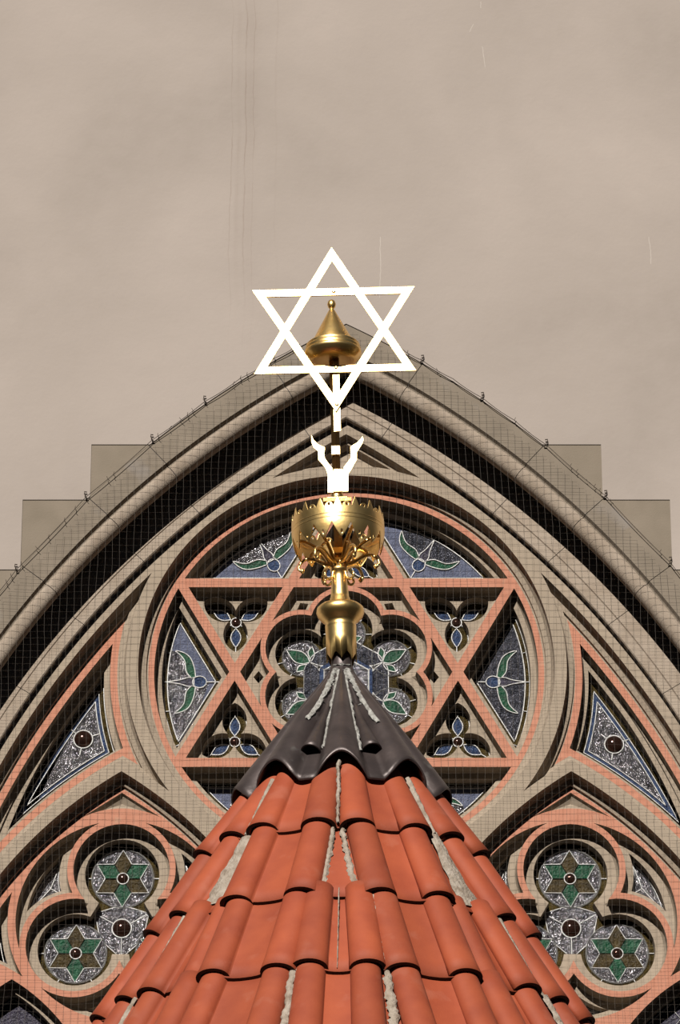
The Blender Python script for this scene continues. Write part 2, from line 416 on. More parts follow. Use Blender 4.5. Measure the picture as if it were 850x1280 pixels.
# rose
rose = Circle(RC, 264, 180); holes0.append(rose.pts(0)); profile(tr, rose, D0, P0)
H = 123.0; B = 6.0
rh = []                                         # holes in the pink rose face
glassjobs = []
seg_loops = {}
for k_ in range(6):
    th = 60*k_
    a = lineprim(th+30, H+B); b = lineprim(th-30, H+B)
    inner = isect(a, b, (RC[0]+150*cos(radians(th)), RC[1]+150*sin(radians(th))))
    RI = 244.5
    far = lambda s_: (RC[0]+RI*cos(radians(th+s_*26)), RC[1]+RI*sin(radians(th+s_*26)))
    pu = isect(b, ('A', RC, RI), far(1)); pd = isect(a, ('A', RC, RI), far(-1))
    lp = Loop([inner, pd, pu], [('L',), ('A', RC, RI, True), ('L',)])
    seg_loops[th] = lp; rh.append(lp.pts(0)); profile(tr, lp, D1, P1)
    # star point triangle in direction th+30
    tc = th+30
    l0 = lineprim(tc, H+B); l1 = lineprim(tc+60, H-B); l2 = lineprim(tc-60, H-B)
    tip = isect(l1, l2, (RC[0]+230*cos(radians(tc)), RC[1]+230*sin(radians(tc))))
    q1 = isect(l0, l1, RC); q2 = isect(l0, l2, RC)
    tri = Loop([tip, q1, q2], [('L',)]*3); rh.append(tri.pts(0))
    inner_ring = profile(tr, tri, D1, [(0, 0), (.4, 14), (2, 17), (6, 19)])
    cc = ((tip[0]+q1[0]+q2[0])/3, (tip[1]+q1[1]+q2[1])/3)
    cs = []; ph = radians(tc)
    path = []
    for j in range(3):
        f = ph+j*2*pi/3
        def pl(r, lat): return (cc[0]+r*cos(f)-lat*sin(f), cc[1]+r*sin(f)+lat*cos(f))
        cusp = (cc[0]+10*cos(f-pi/3), cc[1]+10*sin(f-pi/3))
        path += [cusp, pl(26, -15.5), pl(47, 0), pl(26, 15.5)]
    tre = L3(path, 3)
    tr.fill([inner_ring, at_d(tre.pts(0), D1+19)]); profile(tr, tre, D1+19, [(0, 0), (.5, 18)])
    glassjobs.append(('tre', tc, cc, tre))
    # concave gap at the hexagon corner (direction th)
    RL = 52.5
    c1 = (RC[0]+66*cos(radians(th+30)), RC[1]+66*sin(radians(th+30))); c2 = (RC[0]+66*cos(radians(th-30)), RC[1]+66*sin(radians(th-30)))
    la, lb = lineprim(th+30, H-B), lineprim(th-30, H-B)
    corner = isect(la, lb, RC)
    near1 = (RC[0]+120*cos(radians(th+22)), RC[1]+120*sin(radians(th+22))); near2 = (RC[0]+120*cos(radians(th-22)), RC[1]+120*sin(radians(th-22)))
    g1 = isect(la, ('A', c1, RL), near1); g2 = isect(lb, ('A', c2, RL), near2)
    cu = isect(('A', c1, RL), ('A', c2, RL), (RC[0]+96*cos(radians(th)), RC[1]+96*sin(radians(th))))
    gp = Loop([corner, g1, cu, g2], [('L',), ('A', c1, RL, False), ('A', c2, RL, False), ('L',)], 4)
    rh.append(gp.pts(0)); last = profile(tr, gp, D1, [(0, 0), (.4, 13), (1.5, 17), (3.2, 18.5)])
    def pr(r, lat): t_ = radians(th); return (RC[0]+r*cos(t_)-lat*sin(t_), RC[1]+r*sin(t_)+lat*cos(t_))
    dia = Loop([pr(118.5, 0), pr(112, 8.5), pr(105.5, 0), pr(112, -8.5)], [('L',)]*4)
    tr.fill([last, at_d(dia.pts(0), D1+18.5)]); profile(tr, dia, D1+18.5, [(0, 0), (.4, 18.5)])
    glassjobs.append(('dia', th, None, dia))
six = Foil(RC, 66, 6, radians(30), 46, 34, 62.5, 9.7, 16)
rh.append(six.pts(0)); profile(tr, six, D1, P1)
tr.fill([at_d(rose.pts(12), D1)]+[at_d(h, D1) for h in rh], 1)

# spandrels either side of the rose, above the pointed sub-arches
RS = 1129.7; ER = 279.5
ax0 = (SUB, -106.0)
# sub-arch arcs fitted through traced points, right half of the right-hand one, in its own frame
scR, srR = (-286, -458), 540
def sub_prims(o):                               # right and left arcs of the right sub-arch grown outward by o
    return ('A', (SUB+scR[0], ax0[1]+scR[1]), srR+o), ('A', (SUB-scR[0], ax0[1]+scR[1]), srR+o)
ra, la_ = sub_prims(13)
A1 = ('A', AC, RS); Rr = ('A', RC, ER)
tipT = isect(A1, Rr, uw(675.6, 714.7, D0)); apexS = isect(ra, la_, (SUB, -90)); cres = isect(la_, Rr, uw(674, 974, D0))
farS = isect(A1, ra, (500, -300))
sp = Loop([tipT, cres, apexS, farS], [('A', RC, ER, False), ('A', la_[1], la_[2], False), ('A', ra[1], ra[2], False), ('A', AC, RS, True)], 6)
spX = isect(Rr, ra, (apexS[0]-15, apexS[1]+12))
sp3 = Loop([tipT, spX, farS], [('A', RC, ER, False), ('A', ra[1], ra[2], False), ('A', AC, RS, True)], 6)
# top spandrel between rose and arch apex
at1 = ('A', AC, RS-2); at2 = ('A', (-AC[0], AC[1]), RS-2); tb = ('A', RC, 277)
tipa = isect(at1, at2, (0, 350)); tr_ = isect(at1, tb, uw(524, 594, D0)); tl_ = isect(at2, tb, (-uw(524, 594, D0)[0], uw(524, 594, D0)[1]))
tsp = Loop([tipa, tl_, tr_], [('A', (-AC[0], AC[1]), RS-2, True), ('A', RC, 277, False), ('A', AC, RS-2, True)], 5)
holes0.append(tsp.pts(0)); lastt = profile(tr, tsp, D0, [(0, 0), (.6, 9), (3, 12), (7, 13), (7.4, 19), (11, 25)]); tr.fill([lastt])

def sub_loop(bot):
    vx, vw = srR+scR[0], ax0[1]+scR[1]
    return Loop([ax0, (SUB-vx, vw), (SUB-vx, bot), (SUB+vx, bot), (SUB+vx, vw)],
                [('A', (SUB-scR[0], vw), srR, True), ('L',), ('L',), ('L',), ('A', (SUB+scR[0], vw), srR, True)], 6)
subR = sub_loop(-1100)
# circle with three lobes inside each sub-arch
CC = (280.5, -293.2); RB = 130; LA = 65.4; RO = 61.0; RI3 = 66.8
def dirp(c, deg, r): return (c[0]+r*cos(radians(deg)), c[1]+r*sin(radians(deg)))
lobe = {d: dirp(CC, d, LA) for d in (90, 210, 330)}
foil3 = Foil(CC, LA, 3, radians(90), 60.0, 46.0, 38.0, 14.0, 30)
gaps3 = {}
for d in (30, 150, 270):
    ca, cb = lobe[(d+60) % 360], lobe[(d-60) % 360]
    big = ('A', CC, RB); R3 = RI3+.9
    c0 = isect(('A', ca, R3), ('A', cb, R3), dirp(CC, d, 68))
    pa = isect(big, ('A', ca, R3), dirp(CC, d+42, RB)); pb = isect(big, ('A', cb, R3), dirp(CC, d-42, RB))
    gaps3[d] = Loop([c0, pb, pa], [('A', cb, R3, False), ('A', CC, RB, True), ('A', ca, R3, False)], 4)
# small triangular opening at the head of the sub-arch, above the big circle
scin = srR-17; big2 = ('A', CC, RB+15)
pr_, pl_ = ('A', (SUB+scR[0], ax0[1]+scR[1]), scin), ('A', (SUB-scR[0], ax0[1]+scR[1]), scin)
# (centres: right side arc is centred left of the axis)
ht = isect(('A', (SUB+scR[0], ax0[1]+scR[1]), scin), ('A', (SUB-scR[0], ax0[1]+scR[1]), scin), (SUB, -130))
hr = isect(pr_, big2, (SUB+50, -158)); hl = isect(pl_, big2, (SUB-50, -158))
hcl = uw(101.5, 1022, D1); hcm = uw(150.6, 1010.5, D1)
head = L3([ht, None, (SUB-49.5, hcl[1]), (SUB, hcm[1]), (SUB+49.5, hcl[1]), None], 4)
# lancet heads below
LH = uw(851.5, 1224, D1); lc, lr = circ3((0, 0), (36, -27), (70, -65))
def lancet(axu):
    vx, vw = lr+lc[0], LH[1]+lc[1]
    return Loop([(axu, LH[1]), (axu-vx, vw), (axu-vx, -1080), (axu+vx, -1080), (axu+vx, vw)],
                [('A', (axu-lc[0], vw), lr, True), ('L',), ('L',), ('L',), ('A', (axu+lc[0], vw), lr, True)], 5)
lan = [lancet(LH[0]), lancet(2*SUB-LH[0])]
# side openings between big circle, sub-arch and lancets
sidR = ('A', (SUB+scR[0], ax0[1]+scR[1]), srR-20); bigo = ('A', CC, RB+10)
lanp = ('A', (LH[0]-lc[0], LH[1]+lc[1]), lr+10)
st = isect(sidR, bigo, (866-15-433+0, -258)); sb = isect(lanp, bigo, uw(848, 1208, D1)); so = isect(sidR, lanp, (450, -400))
side = Loop([st, sb, so], [('A', CC, RB+10, False), ('A', lanp[1], lanp[2], False), ('A', sidR[1], sidR[2], True)], 4)
def mirror_in_sub(lp):                          # mirror about the axis of the right sub-arch
    m = mir(lp)
    if isinstance(m, Loop):
        return Loop([(x+2*SUB, y) for x, y in m.c], [g if g[0] == 'L' else ('A', (g[1][0]+2*SUB, g[1][1]), g[2], g[3]) for g in m.s])
side_i = mirror_in_sub(side)
# gap under the big circle between the two lancet heads
lpi = ('A', (2*SUB-LH[0]+lc[0], LH[1]+lc[1]), lr+10); lpo = ('A', (LH[0]-lc[0], LH[1]+lc[1]), lr+10)
P1s = [(0, 0), (.5, 14), (2, 18), (11, 20), (11.4, 37)]
P3 = [(0, 0), (.5, 14), (3, 18), (13.5, 20), (14, 37)]
for sg in (1, -1):
    f = (lambda l: l) if sg == 1 else mir
    s_ = f(sp); holes0.append(s_.pts(0)); profile(tr, s_, D0, P0)
    # pink triangle frame
    tr.strip(at_d(s_.pts(12), D1), at_d(s_.pts(21), D1), 1)
    spl = [(21, 0), (21.4, 14), (23, 18), (29.8, 19.5), (30.2, 37)]
    profile(tr, s_, D1, spl); glassjobs.append(('span', sg, None, f(sp3)))
    sl = f(subR); holes0.append(sl.pts(0)); profile(tr, sl, D0, P0)
    hs = [f(head), f(foil3), f(side), f(side_i), f(lan[0]), f(lan[1])]+[f(gaps3[d]) for d in (30, 150, 270)]
    profile(tr, hs[0], D1, [(0, 0), (.6, 4), (9.5, 11)]); tr.fill([at_d(hs[0].pts(9.5), D1+11)])
    profile(tr, hs[1], D1, P3)
    for l in hs[2:4]: profile(tr, l, D1, P1)
    for l in hs[4:6]: profile(tr, l, D1, P1)
    for l in hs[6:]: profile(tr, l, D1, P1s)
    tr.fill([at_d(sl.pts(12), D1)]+[at_d(h.pts(0), D1) for h in hs], 1)
    glassjobs.append(('foil3', sg, None, hs[1]))
    for d, l in zip((30, 150, 270), hs[6:]): glassjobs.append(('gap3', (sg, d), None, l))
    for i_, l in enumerate(hs[2:4]): glassjobs.append(('side', (sg, i_), None, l))
    for i_, l in enumerate(hs[4:6]): glassjobs.append(('lancet', (sg, i_), None, l))
af = arch_loop(1145, -1120)
tr.fill([at_d(af.pts(0), D0)]+[at_d(h, D0) for h in holes0], 0)
win = tr.build('window_1', [M['stone'], M['pink']], fix=False)
tag(win, 'great pointed window: buff stone tracery with pink painted bars around a six-pointed star rose', kind='structure')

# ------------------------------------------------------------------ stained glass
def came(mb, pts, wd=1.8, h=1.3, d=DG-.6, closed=False):
    q_ = [pts[0]]
    for p_ in pts[1:]:
        if hypot(p_[0]-q_[-1][0], p_[1]-q_[-1][1]) > .35: q_.append(p_)
    if closed and len(q_) > 2 and hypot(q_[0][0]-q_[-1][0], q_[0][1]-q_[-1][1]) < .35: q_.pop()
    pts = q_; n = len(pts)
    if n < 2: return
    L_, R_, TL, TR = [], [], [], []
    for i in range(n):
        a = pts[i-1] if (i > 0 or closed) else pts[i]; b = pts[(i+1) % n] if (i < n-1 or closed) else pts[i]
        dx, dy = b[0]-a[0], b[1]-a[1]; l = hypot(dx, dy) or 1; nx, ny = -dy/l, dx/l
        x, y = pts[i]
        L_.append(W(x+nx*wd/2, y+ny*wd/2, d+.6)); R_.append(W(x-nx*wd/2, y-ny*wd/2, d+.6))
        TL.append(W(x+nx*wd/4, y+ny*wd/4, d-h)); TR.append(W(x-nx*wd/4, y-ny*wd/4, d-h))
    mb.strip(L_, TL, 0, closed); mb.strip(TL, TR, 0, closed); mb.strip(TR, R_, 0, closed)
def circle_pts(c, r, n=28): return [(c[0]+r*cos(2*pi*i/n), c[1]+r*sin(2*pi*i/n)) for i in range(n)]
def dome(mb, c, r, h, d=DG-.8, n=24, m=6):
    rings = []
    for j in range(m+1):
        a = pi/2*j/m; rings.append([W(c[0]+r*cos(a)*cos(2*pi*i/n), c[1]+r*cos(a)*sin(2*pi*i/n), d-h*sin(a)) for i in range(n)])
    for j in range(m): mb.strip(rings[j], rings[j+1], 0, True, True)
def spline(pts, n=6):
    out = []; P = [pts[0]]+list(pts)+[pts[-1]]
    for i in range(1, len(P)-2):
        for j in range(n):
            t = j/n; q = []
            for k in (0, 1):
                a, b, c, d = (P[i+o][k] for o in (-1, 0, 1, 2))
                q.append(.5*((2*b)+(-a+c)*t+(2*a-5*b+4*c-d)*t*t+(-a+3*b-3*c+d)*t**3))
            out.append(tuple(q))
    out.append(tuple(pts[-1])); return out
GM = ['clear_textured_glass', 'slate_glass', 'amber_glass', 'umber_glass', 'green_glass', 'blue_glass', 'violet_glass', 'grey_slate_glass']
CL, SL, AM, UM, GR, BL, VI, GS = range(8)
class Panel:
    def __init__(s, label, outline, base=CL, group=None):
        u = sum(p[0] for p in outline)/len(outline); w = min(p[1] for p in outline)
        s.o = Vector((u*S, DG*S, w*S)); s.root = empty('stained_glass_panel', s.o, label, 'stained glass', group)
        s.g = MB(); s.c = MB(); s.j = MB(); s.lv = DG-.12
        fr = at_d(outline, DG); s.g.fill([fr], base); s.g.strip(fr, at_d(outline, DG+3), base)
        s.g.fill([at_d(outline, DG+3)], base)
    def piece(s, pts, mi, edge=True):
        s.lv -= .06; f = at_d(pts, s.lv); s.g.fill([f], mi); s.g.strip(f, at_d(pts, DG), mi)
        if edge: came(s.c, pts, closed=True)
    def band(s, A, B_, mi):
        s.lv -= .06; s.g.strip(at_d(A, s.lv), at_d(B_, s.lv), mi)
    def line(s, pts, wd=1.8, closed=False): came(s.c, pts, wd, closed=closed)
    def jewel(s, c, r, own=False):
        mb = MB() if own else s.j
        dome(mb, c, r, r*.6); came(s.c, circle_pts(c, r+.6), 2.0, closed=True)
        if own: mb.v = [v-s.o for v in mb.v]; mb.build('jewel', M['jewel'], s.root, fix=False)
    def done(s):
        for mb, n, m in ((s.g, 'glass', [M[x] for x in GM]), (s.c, 'leading', M['lead']), (s.j, 'jewel', M['jewel'])):
            if mb.v:
                mb.v = [v-s.o for v in mb.v]; mb.build(n, m, s.root, fix=(n == 'leading'))
def rl(th):                                      # rose frame: distance and lateral -> wall units
    t = radians(th); return lambda r, l: (RC[0]+r*cos(t)-l*sin(t), RC[1]+r*sin(t)+l*cos(t))
seg_names = {0: 'right-hand wedge of the rose, grey lily with upright green leaves', 60: 'upper right wedge of the rose, slate blue lily glass beside the gilt crown',
             120: 'upper left wedge of the rose, lily on frosty white and lilac glass', 180: 'left-hand wedge of the rose, lily on frosty white and lilac glass',
             240: 'lower left wedge of the rose, mostly behind the tiled cone', 300: 'lower right wedge of the rose, mostly behind the tiled cone'}
for th, lp in seg_loops.items():
    p = Panel(seg_names[th], lp.pts(8.6), GS if th == 0 else SL, 'lily wedges round the rose'); f = rl(th)
    p.band(lp.pts(8.8), lp.pts(15.5), AM)
    p.line(lp.pts(15.5), 2, True); p.line(lp.pts(9.9), 1.2, True)
    RA = 244.5-15.5
    arc_ = lambda a0, a1: [f(RA*cos(radians(a0+(a1-a0)*j/6)), RA*sin(radians(a0+(a1-a0)*j/6))) for j in range(7)]
    lf1 = [(193, -5), (196, -20), (203, -36), (217, -42)]
    if th == 180: p.piece([f(176, 0)]+[f(r, l) for r, l in lf1]+arc_(-11, 25.5), CL, False)
    else: p.piece([f(r, l) for r, l in lf1]+arc_(-11, 11)+[f(r, -l) for r, l in lf1[::-1]], CL if th in (120, 240, 300) else GS, False)
    for s_ in (1, -1):
        leaf = spline([(193, 7), (195, 20), (200, 33), (208, 40), (219, 43), (212, 36), (207, 28), (205, 14), (198, 5)], 4)
        p.piece([f(r, l*s_) for r, l in leaf], GR)
    p.piece([f(r, l) for r, l in spline([(195, 5), (203, 6), (212, 3), (228, .3)], 4)+spline([(228, -.3), (212, -3), (203, -6), (195, -5)], 4)], VI)
    p.piece([f(188+9*cos(a*pi/9), 8*sin(a*pi/9)) for a in range(18)], BL)
    p.line([f(163, 0), f(179, 0)]); 
    for a in (10, 22, -10, -22, 0): p.line([f(RA*cos(radians(a)), RA*sin(radians(a))), f((RA+7)*cos(radians(a)), (RA+7)*sin(radians(a)))], 1.4)
    p.done()
tre_names = {30: 'upper right star point, trefoil with two pale blue petals catching the sun', 90: 'topmost star point, trefoil glass behind the gilt crown',
             150: 'upper left star point, trefoil with two petals spread above one', 210: 'lower left star point, trefoil with one petal standing above two',
             270: 'lowest star point, trefoil glass hidden behind the cone', 330: 'lower right star point, trefoil with one petal standing above two'}
for kind, key, cc, lp in glassjobs:
    if kind == 'tre':
        p = Panel(tre_names[key], lp.pts(-1), AM, 'trefoils in the star points')
        ph = radians(key)
        for j in range(3):
            f_ = ph+j*2*pi/3; g = lambda r, l: (cc[0]+r*cos(f_)-l*sin(f_), cc[1]+r*sin(f_)+l*cos(f_))
            pet = spline([(8, 0), (16, 5.5), (24, 6), (33, 1.2)], 4)+spline([(33, -1.2), (24, -6), (16, -5.5), (8, 0)], 4)[:-1]
            p.piece([g(r, l) for r, l in pet], BL); p.line([g(33, 0), g(46, 0)], 1.8)
        p.line(lp.pts(.8), 1.6, True); p.jewel(cc, 6); p.done()
    elif kind == 'dia':
        wh = {0: 'right', 60: 'upper right', 120: 'upper left', 180: 'left', 240: 'lower left', 300: 'lower right'}[key]
        p = Panel('tiny dark diamond pane in the %s corner of the hexagon' % wh, lp.pts(-1), VI, 'diamond panes round the hexagon'); p.line(lp.pts(.2), 1.2, True); p.done()
    elif kind == 'span':
        wh = 'left' if key < 0 else 'right'
        p = Panel('triangular leaded panel with one amber jewel, %s of the rose above the pointed sub-arch' % wh, lp.pts(29.5), CL, 'triangular spandrel panels')
        p.band(lp.pts(30), lp.pts(37), AM); p.band(lp.pts(37.5), lp.pts(42), BL)
        for t in (31, 37.2, 42.2): p.line(lp.pts(t), 1.6, True)
        c = uw(767.5, 931, DG) if key > 0 else uw(104, 924.5, DG)
        c = (abs(c[0])*key, c[1])
        for a in (20, 140, 260):
            p.line([(c[0]+12*cos(radians(a)), c[1]+12*sin(radians(a))), (c[0]+22*cos(radians(a)), c[1]+22*sin(radians(a)))])
        p.jewel(c, 11.5); p.done()
    elif kind == 'foil3':
        wh = 'left' if key < 0 else 'right'
        p = Panel('leaded trefoil of three star roundels in the %s sub-arch, beside the tiles' % wh, lp.pts(13.2), AM, 'trefoil roundel panels')
        cx = CC[0]*key
        lw = {(cx if d == 90 else cx+LA*cos(radians(d))): (cx+LA*cos(radians(d)), CC[1]+LA*sin(radians(d))) for d in (90, 210, 330)}
        for d in (90, 210, 330):
            c = dirp((cx, CC[1]), d, LA)
            p.piece(circle_pts(c, 38.5, 48), CL); p.line(circle_pts(c, 38.5, 48), 2.4, True)
            for a in range(0, 360, 60):
                q1 = dirp(c, a+90, 37.5); 
                p.piece([c, dirp(c, a+60, 22), q1, dirp(c, a+120, 22)], [UM, GR, UM, GR, UM, GR][(a//60)] if True else 0)
            for a in (0, 60, 120, 180, 240, 300):
                q = dirp(c, a, 46.5); 
                if hypot(q[0]-cx, q[1]-CC[1]) > 50: p.line([dirp(c, a, 38.5), q], 1.8)
            p.jewel(c, 6.6, True)
        hexa = [dirp((cx, CC[1]), d, r) for d, r in ((30, 39), (70, 29), (110, 29), (150, 39), (190, 29), (230, 29), (270, 39), (310, 29), (350, 29))]
        p.piece(hexa, CL)
        for d in (30, 150, 270): p.line([dirp((cx, CC[1]), d, 12), dirp((cx, CC[1]), d, 38)])
        p.jewel((cx, CC[1]), 11.5, True); p.done()
    elif kind == 'gap3':
        sg, d = key; wh = 'left' if sg < 0 else 'right'
        dd = {30: 'outer upper', 150: 'inner upper', 270: 'bottom'}[d]
        p = Panel('small clear leaded pane in the %s gap of the %s trefoil circle' % (dd, wh), lp.pts(10.8), CL, 'gap panes of the trefoil circles')
        p.line(lp.pts(13), 1.6, True)
        a, b, c = lp.pts(13)[0], lp.pts(13)[lp.n[0]], lp.pts(13)[lp.n[0]+lp.n[1]]
        m_ = ((a[0]+b[0]+c[0])/3, (a[1]+b[1]+c[1])/3)
        for q in (a, b, c): p.line([m_, q])
        p.done()
    elif kind == 'side':
        sg, i_ = key; wh = ('left' if sg < 0 else 'right')
        p = Panel('small dark leaded pane at the %s side of the %s sub-arch' % ('outer' if i_ == 0 else 'inner', wh), lp.pts(8.6), CL, 'side panes of the sub-arches')
        p.line(lp.pts(12), 1.6, True); p.done()
    elif kind == 'lancet':
        sg, i_ = key; wh = ('left' if sg < 0 else 'right')
        p = Panel('dark diamond-leaded lancet glass at the bottom, %s light of the %s sub-arch' % ('outer' if i_ == 0 else 'inner', wh), lp.pts(8.6), VI, 'lancet lights')
        p.line(lp.pts(12), 1.6, True)
        ax_ = sum(q[0] for q in lp.c)/len(lp.c); ap = lp.c[0][1]-16
        for r in range(0, 12):
            for s_ in (-1, 0, 1):
                c = (lp.c[0][0]+s_*17, ap-14-r*20-(10 if s_ else 0))
                if r < 2 and s_: 
                    if r < 1: continue
                p.line([(c[0], c[1]+9), (c[0]+7.5, c[1]), (c[0], c[1]-9), (c[0]-7.5, c[1])], 1.4, True)
        p.done()
# sexfoil at the heart of the rose
p = Panel('large six-lobed leaded glass with green leaves at the heart of the rose', six.pts(9.2), AM)
for k_ in range(6):
    th = 30+60*k_; f = rl(th); c = f(66, 0)
    p.piece(circle_pts(c, 24.5, 40), CL); p.line(circle_pts(c, 24.5, 40), 2.2, True)
    for a in (-90, -45, 0, 45, 90):
        q = radians(th+a); p.line([(c[0]+24.5*cos(q), c[1]+24.5*sin(q)), (c[0]+33*cos(q), c[1]+33*sin(q))], 1.5)
for k_ in range(6):
    th = 30+60*k_; f = rl(th)
    leaf = spline([(54, 0), (62, 7), (73, 8.5), (89, 0)], 5)+spline([(89, 0), (73, -7), (62, -6), (54, 0)], 5)[1:-1]
    p.piece([f(r, l) for r, l in leaf], GR)
    for s_ in (1, -1):
        lf = spline([(53, 2), (54, 12), (62, 20)], 4)+spline([(62, 20), (63, 11), (53, 2)], 4)[1:-1]
        p.piece([f(r, l*s_) for r, l in lf], GR if s_ == 1 else GR)
for k_ in range(6):
    f = rl(60*k_)
    p.piece([f(34, 14), f(37, 19), f(47, 27), f(52, 22), f(54, 16), f(54, -16), f(52, -22), f(47, -27), f(37, -19), f(34, -14)], GS)
    p.piece([f(29, 16), f(34, 19), f(34, -19), f(29, -16)], BL)
hx = [dirp(RC, 30+60*k_, 33) for k_ in range(6)]
p.piece([dirp(RC, 30+60*k_, 32) for k_ in range(6)], CL)
for q in hx: p.line([RC, q]); 
p.done()

#==TOWER==
# ------------------------------------------------------------------ bird net, its cord and hooks
def in_arch(u, w, R=1231):
    if w < AC[1]: return abs(u) < R+AC[0]
    return hypot(abs(u)-AC[0], w-AC[1]) < R
def wire(mb, pts, r=.3):
    n = len(pts); ring = []
    for k in range(3):
        a = 2*pi*k/3
        ring.append([(p[0], p[1], p[2]) for p in pts])
    d = (Vector(pts[-1])-Vector(pts[0])).normalized(); a1 = d.cross(Vector((0, 1, 0))).normalized(); a2 = d.cross(a1)
    R_ = [[Vector(p)+a1*r*S*cos(2*pi*k/3+pi/2)+a2*r*S*sin(2*pi*k/3+pi/2) for p in pts] for k in range(3)]
    for k in range(3): mb.strip(R_[k], R_[(k+1) % 3], 0, closed=False)
net = MB(); rn = random.Random(3)
SP = 9.0
ph1, ph2 = rn.random()*6, rn.random()*6
def wob(u, w): return (1.1*sin(w*.021+u*.013+ph1)+.6*sin(w*.07+u*.05), 1.3*sin(u*.017+w*.011+ph2)+.7*sin(u*.06-w*.03), .8*sin(u*.03)*sin(w*.027))
def net_pt(u, w): a, b, c = wob(u, w); return W(u+a, w+b, -4+c)
def clip(p, q, n=12):
    lo, hi = 0., 1.
    for _ in range(n):
        m = (lo+hi)/2
        if in_arch(p[0]+(q[0]-p[0])*m, p[1]+(q[1]-p[1])*m): lo = m
        else: hi = m
    return (p[0]+(q[0]-p[0])*lo, p[1]+(q[1]-p[1])*lo)
def run_line(p0, p1, st=18):
    n = int(hypot(p1[0]-p0[0], p1[1]-p0[1])/st); P = [(p0[0]+(p1[0]-p0[0])*j/n, p0[1]+(p1[1]-p0[1])*j/n) for j in range(n+1)]
    ins = [in_arch(*p) for p in P]; run = []
    for j in range(n+1):
        if ins[j]:
            if not run and j > 0: run.append(clip(P[j], P[j-1]))
            run.append(P[j])
            if j < n and not ins[j+1]: run.append(clip(P[j], P[j+1])); break
    return run
i = -int(660/SP)
while i*SP < 660:
    run = run_line((i*SP, -700), (i*SP, 490))
    if len(run) > 1: wire(net, [net_pt(*q) for q in run], .145)
    i += 1
w = -700
while w < 480:
    run = run_line((-668, w), (668, w))
    if len(run) > 1: wire(net, [net_pt(*q) for q in run], .145)
    w += SP
no = net.build('bird_net', M['wire'], fix=False)
tag(no, 'fine square-mesh wire bird net stretched over the whole window opening', 'net')
def tube(mb, pts, r, n=8, r2=None, caps=True, mi=0, smooth=True):
    P = [Vector(p) for p in pts]; rows = []
    for i, p in enumerate(P):
        d = (P[min(i+1, len(P)-1)]-P[max(i-1, 0)]).normalized()
        a = d.cross(Vector((0, 0, 1)) if abs(d.z) < .9 else Vector((1, 0, 0))).normalized(); b = d.cross(a)
        rr = r if r2 is None else r+(r2-r)*i/(len(P)-1)
        rows.append([p+a*rr*cos(2*pi*k/n)+b*rr*sin(2*pi*k/n) for k in range(n)])
    for i in range(len(rows)-1): mb.strip(rows[i], rows[i+1], mi, True, smooth)
    if caps:
        mb.add(rows[0], [tuple(range(n))], mi); mb.add(rows[-1], [tuple(range(n))], mi)
hk = []
cps = [(500, 447, 0), (528, 453, 1), (566, 475, 0), (603, 498, 1), (643, 526, 0), (683, 552, 1), (757, 621, 1), (838, 710, 1), (868, 745, 0)]
cpl = [(375, 437, 0), (342, 447, 0), (300, 468, 0), (256, 498, 1), (190, 552, 1), (107, 622, 1), (20, 716, 1), (-10, 752, 0)]
for side_, cp in (('right', cps), ('left', cpl)):
    def snap(x, y):
        u, w = uw(x, y, -4); return (x, y+(w-(AC[1]+sqrt(1241.5**2-(abs(u)-AC[0])**2)))/kf(x, y)*.914)
    cp = [(x, snap(x, y)[1], h) for x, y, h in cp]
    mb = MB(); pts = []
    for j in range(len(cp)-1):
        (x0, y0, h0), (x1, y1, h1) = cp[j], cp[j+1]
        n = max(2, int(hypot(x1-x0, y1-y0)/9))
        for q in range(n):
            f = q/n; pts.append(at(x0+(x1-x0)*f, y0+(y1-y0)*f+1.5*sin(pi*f), -4*S))
    tube(mb, pts, .45*S, 5); cord = mb.build('edge_cord', M['hook'], no, fix=False)
    mb = MB()
    for p in pts[1::1]:
        if rn.random() < .45:
            a = rn.uniform(-.8, .8); tube(mb, [p, p+Vector((sin(a), -.2, cos(a)))*4*S], .35*S, 4); tube(mb, [p, p+Vector((sin(a+2), -.2, -cos(a)))*3*S], .35*S, 4)
    kn = mb.build('clip', M['hook'], cord, fix=False); kn['kind'] = 'stuff'
    for (x, y, h) in cp:
        if h:
            mb = MB(); b = at(x, y+2, -1*S); k2 = 1 if side_ == 'right' else -1
            f = [(-3, 0), (0, 1), (0, 4), (1.5, 6), (1.5, 9), (-1.5, 8.5)]
            tube(mb, [Vector((b.x+k2*px*S, -1*S-2*S*(i > 0), b.z+pz*S)) for i, (px, pz) in enumerate(f)], .8*S, 6)
            mb.v = [v-b for v in mb.v]; o = mb.build('net_hook', M['hook'], fix=False); o.location = b
            hk.append((o, x, y, side_))
nm = {528: 'beside the gilt star', 603: 'midway between star and stepped blocks', 683: 'where the upper stepped block begins', 757: 'between the two stepped blocks', 838: 'below the lower stepped block',
      256: 'midway between star and stepped blocks', 190: 'where the upper stepped block begins', 107: 'between the two stepped blocks', 20: 'below the lower stepped block'}
for o, x, y, s_ in hk: tag(o, 'small bent net hook on the %s of the arch, %s' % (s_, nm[int(x)]), 'hook', 'hooks holding the bird net')

